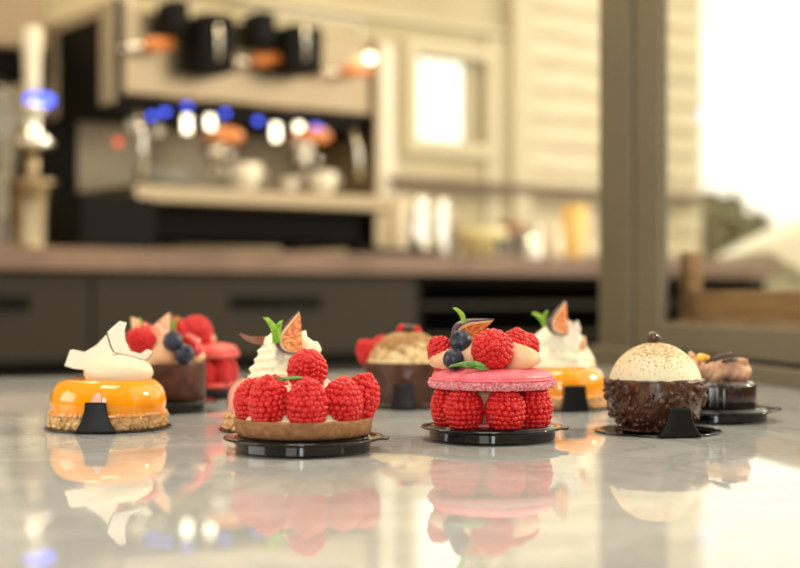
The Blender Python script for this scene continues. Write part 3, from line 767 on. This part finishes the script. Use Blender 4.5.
# floor, ceiling, walls
bm = nb(); box(bm, -7, 9, -2.6, 16, -.1, 0); struct(link('floor', bm, 'floor', smooth=False))
bm = nb(); prism(bm, [(-3.1,-2.6),(1.5,-2.6),(1.15,1.0),(1.2,5.2),(1.55,6.3),(-3.2,6.3)], 2.9, 3.0); struct(link('ceiling', bm, 'ceil', smooth=False))
bm = nb()
for (y0, y1, z0, z1) in ((-2.6,-.6,0,2.9),(1.3,3.6,0,2.9),(-.6,1.3,0,1.0),(-.6,1.3,2.5,2.9)): box(bm, -3.0, -2.88, y0, y1, z0, z1)
struct(link('wall_left', bm, 'wallc', smooth=False))
bm = nb(); box(bm, 1.5, 1.6, -2.6, -.1, 0, 2.9); struct(link('sky_block_right', bm, 'wallc', smooth=False))  # unseen wall added to cut the sky fill from the right
bm = nb()
for (x0, x1, z0, z1) in ((-2.88,-1.6,0,2.9),(-.5,-.18,0,2.9),(.12,1.5,0,2.9),(-1.6,-.5,0,.9),(-1.6,-.5,2.5,2.9),(-.18,.12,0,.5),(-.18,.12,2.5,2.9)): box(bm, x0, x1, -2.6, -2.48, z0, z1)
struct(link('wall_front', bm, 'wallc', smooth=False))

# ================================================================== COUNTER
kw = kstruct  # alias
UL, UR = -1.6, U(601, 0)
UE = UR+.9
wt = kthing('worktop', 'long brown worktop running under the coffee machine', 'worktop', 0, 0, 0)
bm = nb(); box(bm, UL, UE, -.02, VW-.002, .905, CT, .004); link('slab', bm, 'worktop', wt, smooth=False)
def cabinet(u0, u1, label, handle):
    t = kthing('base_cabinet', label, 'cabinet', (u0+u1)/2, 0, 0); h = (u1-u0)/2
    bm = nb(); box(bm, -h+.001, h-.001, .024, VW-.01, .1, .904); box(bm, -h+.001, h-.001, .06, VW-.01, 0, .1); link('body', bm, 'void', t, smooth=False)
    for z0, z1 in ((.668,.897),(.40,.625),(.11,.385)):
        bm = nb(); box(bm, -h+.004, h-.004, 0, .022, z0, z1, .002); d = link('drawer', bm, 'cabinet', t, smooth=False)
        if handle:
            hz = Zc(275,301,0) if z0 > .6 else z1-.07
            if z0 < .6: continue
            hu0, hu1 = handle[0]-(u0+u1)/2, handle[1]-(u0+u1)/2
            bm = nb(); box(bm, hu0, hu1, -.004, .0, hz-.022, hz+.014, .003); g = link('recess_shade', bm, 'void', d, smooth=False)  # near-black raised patch, its colour stands in for the shade of a recess
            bm = nb(); tube(bm, [(hu0+.02,-.012,hz-.004),(hu1-.02,-.012,hz-.004)], .005, 10); 
            for e in (hu0+.02, hu1-.02): tube(bm, [(e,0,hz-.004),(e,-.016,hz-.004)], .007, 10)
            link('handle', bm, 'blackm', d)
    return t
cabinet(UL, U(92,0), 'dark base cabinet at far left below the worktop', (U(-60,0), U(30,0)))
cabinet(U(92,0), U(418,0), 'wide dark base cabinet with a recessed handle below the coffee machine', (U(230,0), U(322,0)))
uf0, uf1 = U(420,0), UE-.02
fr = kthing('undercounter_shelf_unit', 'open black undercounter unit with shelves below the right end of the worktop', 'shelf unit', (uf0+uf1)/2, 0, 0)
h = (uf1-uf0)/2
bm = nb(); box(bm, -h, h, .5, VW-.01, .02, .9); box(bm, -h, -h+.02, .02, .5, 0, .9); box(bm, h-.02, h, .02, .5, 0, .9); box(bm, -h, h, .02, .5, 0, .05); box(bm, -h, h, .02, .5, .875, .9)
link('carcass', bm, 'void', fr, smooth=False)
for z in (.28,.5,.70,.80): bm = nb(); box(bm, -h+.021, h-.021, .04, .5, z, z+.014); link('shelf', bm, 'cabinet', fr, smooth=False)

# ================================================================== ESPRESSO MACHINE
VM = .10
um0, um1 = U(122, VM), U(372, VM); W_ = um1-um0
em = kthing('espresso_machine', 'large steel and black espresso machine with orange wooden handles on the worktop', 'coffee machine', um0, VM, CT)
zf = lambda px, py, v=VM: Zc(px, py, v)-CT
U0 = lambda px, v=VM: U(px, v)-um0
zt0, zt1 = zf(240,104), zf(240,22)
def part(name, m, fn, smooth=False, parent=em):
    bm = nb(); fn(bm); return link(name, bm, m, parent, smooth=smooth)
part('top_housing', 'steel', lambda bm: box(bm, .0, W_, 0, .5, zt0, zt1, .012))
part('underside', 'blackm', lambda bm: box(bm, .01, W_-.01, .02, .5, zt0-.045, zt0, .003))
part('cup_rail', 'chrome', lambda bm: [tube(bm, [(.03,.02,zt1+.05),(W_-.03,.02,zt1+.05)], .007), [tube(bm, [(x,.02,zt1-.002),(x,.02,zt1+.05)], .005) for x in (.03,W_/2,W_-.03)]])
part('side_panel', 'blackm', lambda bm: box(bm, -.03, .0, -.02, .52, zt0-.05, zt1+.02, .01))
part('rear_column', 'blackm', lambda bm: box(bm, -.16, .0, .30, .52, .02, zt0-.052, .01))
part('side_trim', 'satin', lambda bm: [box(bm, -.036, -.029, -.02, .07, zt0-.03, zt1, .003), box(bm, -.036, -.029, .38, .46, zt0-.03, zt1, .003), box(bm, -.037, -.03, -.02, .5, zt1-.02, zt1+.015, .003)])
part('side_panel', 'steel', lambda bm: box(bm, W_, W_+.025, -.02, .52, .02, zt1, .01))
part('backsplash', 'splash', lambda bm: box(bm, 0, W_, .32, .5, .1, zt0-.045, .004))
part('drip_tray', 'steel', lambda bm: box(bm, 0, W_+.02, -.09, .4, zf(270,207,.01), zf(270,190,.01), .01))
part('base_body', 'blackm', lambda bm: box(bm, .02, W_-.02, .02, .5, .035, zf(270,207,.01), .008))
part('lower_housing', 'blackm', lambda bm: box(bm, -.16, .06, -.09, .3, .0, .15, .012))
for x, y in ((.05,.02),(W_-.05,.02),(.05,.42),(W_-.05,.42)):
    part('foot', 'blackm', lambda bm: lathe(bm, [(0,0),(.03,0),(.026,.012),(.022,.036),(0,.036)], 20, off=(x,y,0)), True)
# group covers
for px in (220, 307):
    g = part('group_cover', 'blackm', lambda bm: box(bm, U0(px-18,-.02), U0(px+16,-.02), -.13, .0, zf(px,72,-.03), zf(px,12 if px < 250 else 24,-.03), .022))
    bm = nb(); x0 = U0(px-2,-.03); tube(bm, [(x0,-.135,zf(px,60,-.03)),(x0,-.135,zf(px,26,-.03))], .006); link('chrome_strip', bm, 'chrome', g)
    part('paddle', 'blackm', lambda bm: box(bm, U0(px-46,-.02), U0(px-26,-.02), -.10, .0, zf(px,34 if px < 250 else 48,-.03), zf(px,2 if px < 250 else 14,-.03), .014))
# orange side levers
for px, py in ((158,46),(266,61),(357,72)):
    k = part('steam_lever', 'chrome', lambda bm: tube(bm, [(U0(px-28,0),-.03,zf(px,py+6,.05)),(U0(px,0),-.05,zf(px,py,.05))], .010), True)
    bm = nb(); tube(bm, [(U0(px-6,0),-.05,zf(px,py+1,.05)),(U0(px,0),-.055,zf(px,py,.05)),(U0(px+20,0),-.06,zf(px,py-3,.05))], [.013,.020,.017], 16); link('lever_handle', bm, 'handlew', k)
# groups, portafilters, glowing glints
for px in (228, 316):
    ug = U0(px, .12)
    g = part('group_head', 'chrome', lambda bm: lathe(bm, [(0,zt0-.13),(.035,zt0-.13),(.04,zt0-.12),(.04,zt0-.05),(.03,zt0-.03),(0,zt0-.03)], 28, off=(ug,.10,0)), True)
    p = part('portafilter', 'chrome', lambda bm: [lathe(bm, [(0,zt0-.175),(.02,zt0-.17),(.036,zt0-.15),(.038,zt0-.125),(0,zt0-.125)], 28, off=(ug,.10,0)), tube(bm, [(ug,.07,zt0-.145),(ug,.0,zt0-.15)], .011)], True)
    bm = nb(); uh = U0(px, -.02); tube(bm, [(uh,.0,zf(px,134,0)),(uh,-.06,zf(px,134,-.02)),(uh,-.13,zf(px,136,-.03)),(uh,-.14,zf(px,136,-.03))], [.017,.028,.032,.022], 18)
    for v_ in bm.verts: v_.co.x = uh+(v_.co.x-uh)*1.45; v_.co.z = zf(px,135,-.02)+(v_.co.z-zf(px,135,-.02))*.72
    link('wooden_handle', bm, 'handlew', p)
    for dx in (-.022,.022):
        bm = nb(); tube(bm, [(ug+dx*.3,.09,zt0-.17),(ug+dx,.08,zt0-.19),(ug+dx,.08,zt0-.215)], .008, 10); link('spout', bm, 'chrome', p)
for px, py in ((152,116),(165,112),(187,106),(225,113),(258,121),(315,127),(320,129)):
    part('blue_light', 'blueled', lambda bm: ball(bm, (U0(px,VM-.03),-.03,zf(px,py,VM-.03)), .010, 2, (1.2,.6,.8)), True)
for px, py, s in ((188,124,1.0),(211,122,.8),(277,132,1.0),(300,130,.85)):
    part('chrome_glint', 'glintglow', lambda bm: box(bm, U0(px-3,.1), U0(px+3,.1), .0, .012, zf(px,py+8*s,.1), zf(px,py-8*s,.1), .004), False)  # glowing blocks drawn in place of highlights on the chrome spouts
part('chrome_glint', 'glintglow', lambda bm: ball(bm, (U0(370,VM-.03),-.03,zf(370,58,VM-.03)), .015, 2), True)  # glowing ball in place of a specular highlight on the steel
part('red_light', 'redled', lambda bm: ball(bm, (U0(118,.2),.10,zf(118,142,.2)), .010, 2), True)
part('gauge', 'cup', lambda bm: ball(bm, (U0(133,.2),.10,zf(133,125,.2)), .022, 2, (1,.4,1)), True)
part('gauge', 'cup', lambda bm: ball(bm, (U0(158,.2),.10,zf(158,130,.2)), .020, 2, (1,.4,1)), True)
part('steam_wand', 'chrome', lambda bm: tube(bm, [(U0(136,.1),.0,zt0-.04),(U0(138,.1),-.03,zt0-.12),(U0(137,.1),-.04,zf(137,178,.1))], .008), True)
part('steam_wand', 'chrome', lambda bm: tube(bm, [(U0(352,.1),.0,zt0-.04),(U0(353,.1),-.03,zt0-.12),(U0(352,.1),-.04,zf(352,180,.1))], .008), True)
part('dark_cloth_roll', 'cloth', lambda bm: tube(bm, [(U0(142,.1),0.02,zf(165,177,.1)),(U0(190,.1),.02,zf(165,177,.1))], .026, 16), True)
# cups on the drip tray and on top
def cup(label, px, v, z, r, h, m='cup', name='coffee_cup', handle=True, group=None):
    t = kthing(name, label, 'cup', U(px, v), v, z, group)
    bm = nb(); lathe(bm, [(0,0),(r*.6,0),(r*.66,.004),(r*.92,h*.5),(r,h),(r*.93,h),(r*.84,h*.5),(r*.56,.008),(0,.008)], 32); link('bowl', bm, m, t)
    if handle:
        bm = nb(); tube(bm, [(r*.9,0,h*.8),(r*1.3,0,h*.78),(r*1.4,0,h*.5),(r*1.2,0,h*.3),(r*.85,0,h*.3)], .004, 8); link('handle', bm, m, t)
    return t
ztray = Zc(270,190,.01)
cup('cream cup on the drip tray under the left group', 245, .06, ztray, .048, .075)
cup('cream cup on the drip tray under the right group', 322, .06, ztray, .045, .065)
cup('small cream cup on the drip tray beside the grey cloth roll', 290, .10, ztray, .03, .045)

# tall chrome dispenser at the left
tt = kthing('dispenser_tower', 'chrome dispenser tower with white handle and blue-lit collar left of the espresso machine', 'dispenser', U(32,.1), .1, CT)
zz = lambda py: Zc(32, py, .1)-CT
def tp(name, m, fn): bm = nb(); fn(bm); return link(name, bm, m, tt)
tp('handle', 'cup', lambda bm: lathe(bm, smoothprof([(0,zz(95)),(.018,zz(94)),(.024,zz(60)),(.028,zz(34)),(.02,zz(28)),(0,zz(27))], 4), 24))
tp('blue_collar', 'blueled', lambda bm: lathe(bm, [(0,zz(104)),(.036,zz(104)),(.04,zz(99)),(.034,zz(95)),(0,zz(95))], 24, off=(.02,0,0)))
tp('body', 'chrome', lambda bm: lathe(bm, [(0,zz(150)),(.05,zz(149)),(.06,zz(142)),(.03,zz(132)),(.022,zz(118)),(.04,zz(110)),(.036,zz(104)),(0,zz(104))], 28))
tp('stem', 'steel', lambda bm: lathe(bm, [(0,zz(190)),(.02,zz(189)),(.018,zz(150)),(0,zz(150))], 20))
tp('drip_bowl', 'steel', lambda bm: lathe(bm, smoothprof([(0,0),(.05,0),(.045,.02),(.05,zz(200)),(.065,zz(186)),(.06,zz(180)),(0,zz(182))], 4), 28))
jug = kthing('glass_jug', 'round glass jug at the far left edge of the worktop', 'jug', U(-2,.32), .32, CT)
zz2 = lambda py: Zc(0, py, .32)-CT
bm = nb(); lathe(bm, smoothprof([(0,0),(.05,0),(.045,.05),(.03,.12),(.05,zz2(160)),(.062,zz2(120)),(.05,zz2(92)),(.03,zz2(86)),(0,zz2(85))], 4), 28); link('body', bm, 'clear', jug)
bm = nb(); lathe(bm, [(0,zz2(86)),(.03,zz2(86)),(.034,zz2(80)),(.012,zz2(76)),(0,zz2(75))], 20); link('lid', bm, 'blackm', jug)
# wall cabinet at top left
wc = kthing('wall_cabinet', 'beige wall cabinet at the upper left behind the dispenser tower', 'cabinet', U(0,.5), .45, 0)
z0 = Zc(15,48,.45)
bm = nb(); box(bm, -.5, U(48,.45)-U(0,.5), .02, VW-.45, z0, 2.3, .004); link('body', bm, 'cabdoor', wc, smooth=False)
bm = nb(); box(bm, -.498, U(48,.45)-U(0,.5)-.002, 0, .02, z0+.004, 2.296, .004); link('door', bm, 'cabdoor', wc, smooth=False)
bm = nb(); box(bm, -.5, U(48,.45)-U(0,.5), .02, .3, z0-.07, z0, .004); link('extractor', bm, 'void', wc, smooth=False)

# items right of the machine
def solid(name, label, cat, px, v, prof, m, group=None, pname='body'):
    t = kthing(name, label, cat, U(px, v), v, CT, group)
    bm = nb(); lathe(bm, prof, 32); link(pname, bm, m, t); return t
hz = lambda px, py, v: Zc(px, py, v)-CT
def pitcher(label, px, v, top, r):
    h = hz(px, top, v); t = solid('milk_pitcher', label, 'pitcher', px, v, [(0,0),(r*.95,0),(r,.006),(r,h*.6),(r*.82,h*.85),(r*.9,h),(r*.84,h),(r*.76,h*.85),(r*.9,.5*h),(0,.5*h)], 'chrome')
    bm = nb(); tube(bm, [(r*.9,0,h*.8),(r*1.5,0,h*.8),(r*1.55,0,h*.35),(r,0,h*.3)], .005, 8); link('handle', bm, 'chrome', t)
pitcher('tall polished steel pitcher just right of the espresso machine', 419, .12, 197, .034)
pitcher('narrower polished steel pitcher beside the taller steel one', 441, .12, 199, .026)
t = solid('mixing_bowl', 'yellow bowl on the worktop right of the steel pitchers', 'bowl', 481, .22, [(0,0),(.05,0),(.055,.006),(.088,hz(481,228,.15)*.7),(.092,hz(481,228,.15)),(.087,hz(481,228,.15)),(.08,hz(481,228,.15)*.7),(.045,.012),(0,.012)], 'bowl', pname='bowl')
def simple(name, label, cat, px, v, top, r, m, tap=1.0):
    h = hz(px, top, v); return tag(link(name, (lambda bm: (lathe(bm, [(0,0),(r*tap,0),(r*tap,.004),(r,h),(r*.92,h),(r*tap*.9,.008),(0,.008)], 28), bm)[1])(nb()), m, None, Wp(U(px,v), v, CT), (0,0,th)), label, cat)
simple('drinking_glass', 'clear glass between the steel pitchers and the yellow bowl', 'glass', 452, .42, 226, .024, 'clear', .8)
simple('drinking_glass', 'clear tumbler in front of the right side of the yellow bowl', 'glass', 503, .05, 238, .024, 'clear', .85)
simple('jar', 'brown pot standing behind the yellow bowl', 'jar', 511, .35, 222, .045, 'pot')
simple('jar', 'steel canister right of the brown pot', 'jar', 533, .22, 226, .04, 'chrome')
simple('drinking_glass', 'clear stemless glass in front of the steel canister', 'glass', 519, .08, 234, .03, 'clear', .7)
simple('paper_cup', 'tall amber cup near the grey window post', 'cup', 574, .15, 206, .05, 'amber', .68)
simple('jar', 'pale canister left of the amber cup', 'jar', 553, .3, 222, .042, 'cup')
simple('jar', 'cream jar on the worktop right of the espresso machine, behind the steel pitchers', 'jar', 402, .45, 196, .05, 'cup')
bm = nb(); box(bm, U(362,0)-U(400,0), U(438,0)-U(400,0), .0, .07, 0, .018, .004)
tag(link('bar_mat', bm, 'blackm', None, Wp(U(400,0),0,CT), (0,0,th), False), 'black bar mat at the front edge of the worktop below the pitchers', 'mat')

# ================================================================== OUTDOORS
def shrub(name, label, p, size, n, group=None):
    t = thing(name, label, 'shrub', p)
    bm = nb(); tube(bm, [(0,0,0),(.02,0,size[2]*.4),(0,.02,size[2]*.8)], [.05,.04,.02], 8); link('stem', bm, 'pot', t)
    bm = nb()
    for k in range(n):
        d = Vector((random.gauss(0,1), random.gauss(0,1), random.gauss(0,1))).normalized()*random.uniform(.5,1)
        c = Vector((d.x*size[0], d.y*size[1], size[2]*.62+d.z*size[2]*.42)); q = random.uniform(.04,.09)
        rr = Euler((random.random()*6,random.random()*6,0)).to_matrix()
        vs = [bm.verts.new(c+rr@Vector(v)*q) for v in ((-1,0,0),(0,-.45,.1),(1,0,0),(0,.45,.1))]; bm.faces.new(vs)
    for v in bm.verts: v.co.z = max(v.co.z, .02)
    link('foliage', bm, 'bushleaf', t); return t
shrub('shrub', 'dark rounded shrub seen through the glass pane at right', (1.85, 8.6, 0), (.55,.5,1.42), 2600)
shrub('shrub', 'smaller shrub seen through the glass beside the cladding wall', (1.45, 7.4, 0), (.3,.4,1.1), 1400)
bm = nb(); box(bm, 1.6, 9, 12, 12.7, 0, 1.0, .1)
bmesh.ops.subdivide_edges(bm, edges=list(bm.edges), cuts=5, use_grid_fill=True)
for v in bm.verts: v.co += Vector((0,.15*noise.noise(v.co*2),.12*noise.noise(v.co*3+Vector((4,0,0))))) if v.co.z > .1 else Vector((0,0,0))
tag(link('hedge', bm, 'bushleaf'), 'low distant hedge seen through the glass pane', 'hedge')
aw = thing('reflection_block', 'pale block added in place of a bright reflection in the glass at the right edge', 'reflection_block', (1.9,6.2,0))
bm = nb(); prism(bm, [(-.4,1.02),(-.05,1.20),(2.4,1.24),(2.4,.18),(.35,.58)], -.5, .5)  # made-up block shaped like the bright reflection in the pane
for v in bm.verts: v.co = Vector((v.co.x, v.co.z, v.co.y))
link('pale_block', bm, 'pale_block', aw, smooth=False)
for x in (.4, 2.2):
    for y in (-.45,.45): bm = nb(); tube(bm, [(x,y,0),(x,y,.7)], .02, 8); link('added_block_pole', bm, 'steel', aw)

# ================================================================== LIGHT
def area(name, loc_, rot, sx, sy, power, col):
    l = bpy.data.lights.new(name, 'AREA'); l.shape = 'RECTANGLE'; l.size = sx; l.size_y = sy; l.energy = power; l.color = col
    o = bpy.data.objects.new(name, l); C.objects.link(o); o.location = loc_; o.rotation_euler = rot; o['kind'] = 'structure'; return o
area('daylight_fill_left', (-2.86,.35,1.75), (0,R(-90),0), 1.5, 1.9, 27, (1,.97,.92))  # area lamp added at an unseen wall opening in place of window daylight
area('daylight_fill_front', (-1.05,-2.46,1.7), (R(90),0,0), 1.1, 1.6, 12, (1,.95,.86))  # added area lamp behind the camera, stands in for window daylight
area('daylight_fill_narrow', (-.03,-2.46,1.5), (R(90),0,0), .3, 2.0, 26, (.80,.92,1))  # added narrow area lamp, gives the black boards their bluish highlight
for i, (u, v, pw) in enumerate(((-.3,-.7,11),(1.0,-.7,11),(.3,.05,9))):
    p = Wp(u, v, 2.9); t = thing('fill_lamp', ['added square fill lamp over the left of the kitchen','added square fill lamp over the right of the kitchen','added square fill lamp above the espresso machine'][i], 'lamp', (p.x,p.y,2.86), th)  # unseen lamps added to brighten the back wall and kitchen
    bm = nb(); box(bm, -.3,.3,-.3,.3,0,.04,.004); link('frame', bm, 'blind', t, smooth=False)  # casing of the added fill lamp
    bm = nb(); box(bm, -.27,.27,-.27,.27,-.006,0); link('fill_lamp_diffuser', bm, 'lamp', t, smooth=False)
    area('fill_glow', (p.x,p.y,2.84), (0,0,th), .54,.54, pw, (1,.82,.55))
p = (-.1,.75); t = thing('fill_lamp', 'added square fill lamp above the marble table', 'lamp', (*p,2.86))  # unseen lamp added to brighten the table from above
bm = nb(); box(bm, -.4,.4,-.4,.4,0,.04,.004); link('frame', bm, 'blind', t, smooth=False)  # casing of the added fill lamp
bm = nb(); box(bm, -.37,.37,-.37,.37,-.006,0); link('fill_lamp_diffuser', bm, 'lamp', t, smooth=False)
area('fill_glow', (*p,2.84), (0,0,0), .74,.74, 16, (1,.96,.90))
su_ = bpy.data.lights.new('sun', 'SUN'); su_.energy = 1.8; su_.angle = R(3); su_.color = (1,.86,.62)
so = bpy.data.objects.new('sun', su_); C.objects.link(so); so.rotation_euler = Vector((-.80,-.15,-.42)).to_track_quat('-Z','Y').to_euler(); so['kind'] = 'structure'

wd = bpy.data.worlds.new('sky'); S.world = wd; wd.use_nodes = True
bg = wd.node_tree.nodes['Background']; bg.inputs['Color'].default_value = (1,.94,.80,1); bg.inputs['Strength'].default_value = 2.0

# ================================================================== CAMERA
cam = bpy.data.cameras.new('camera'); co = bpy.data.objects.new('camera', cam); C.objects.link(co); S.camera = co
co.location = (0,0,CZ); co.rotation_euler = (R(90),0,0)
cam.sensor_width = 36; cam.lens = F/800*36; cam.shift_y = (HY-284)/800; cam.clip_start = .02
cam.dof.use_dof = True; cam.dof.focus_distance = .835; cam.dof.aperture_fstop = 5.2
S.view_settings.view_transform = 'Standard'; S.view_settings.look = 'None'; S.view_settings.exposure = 0; S.view_settings.gamma = 1
S.view_settings.use_curve_mapping = False
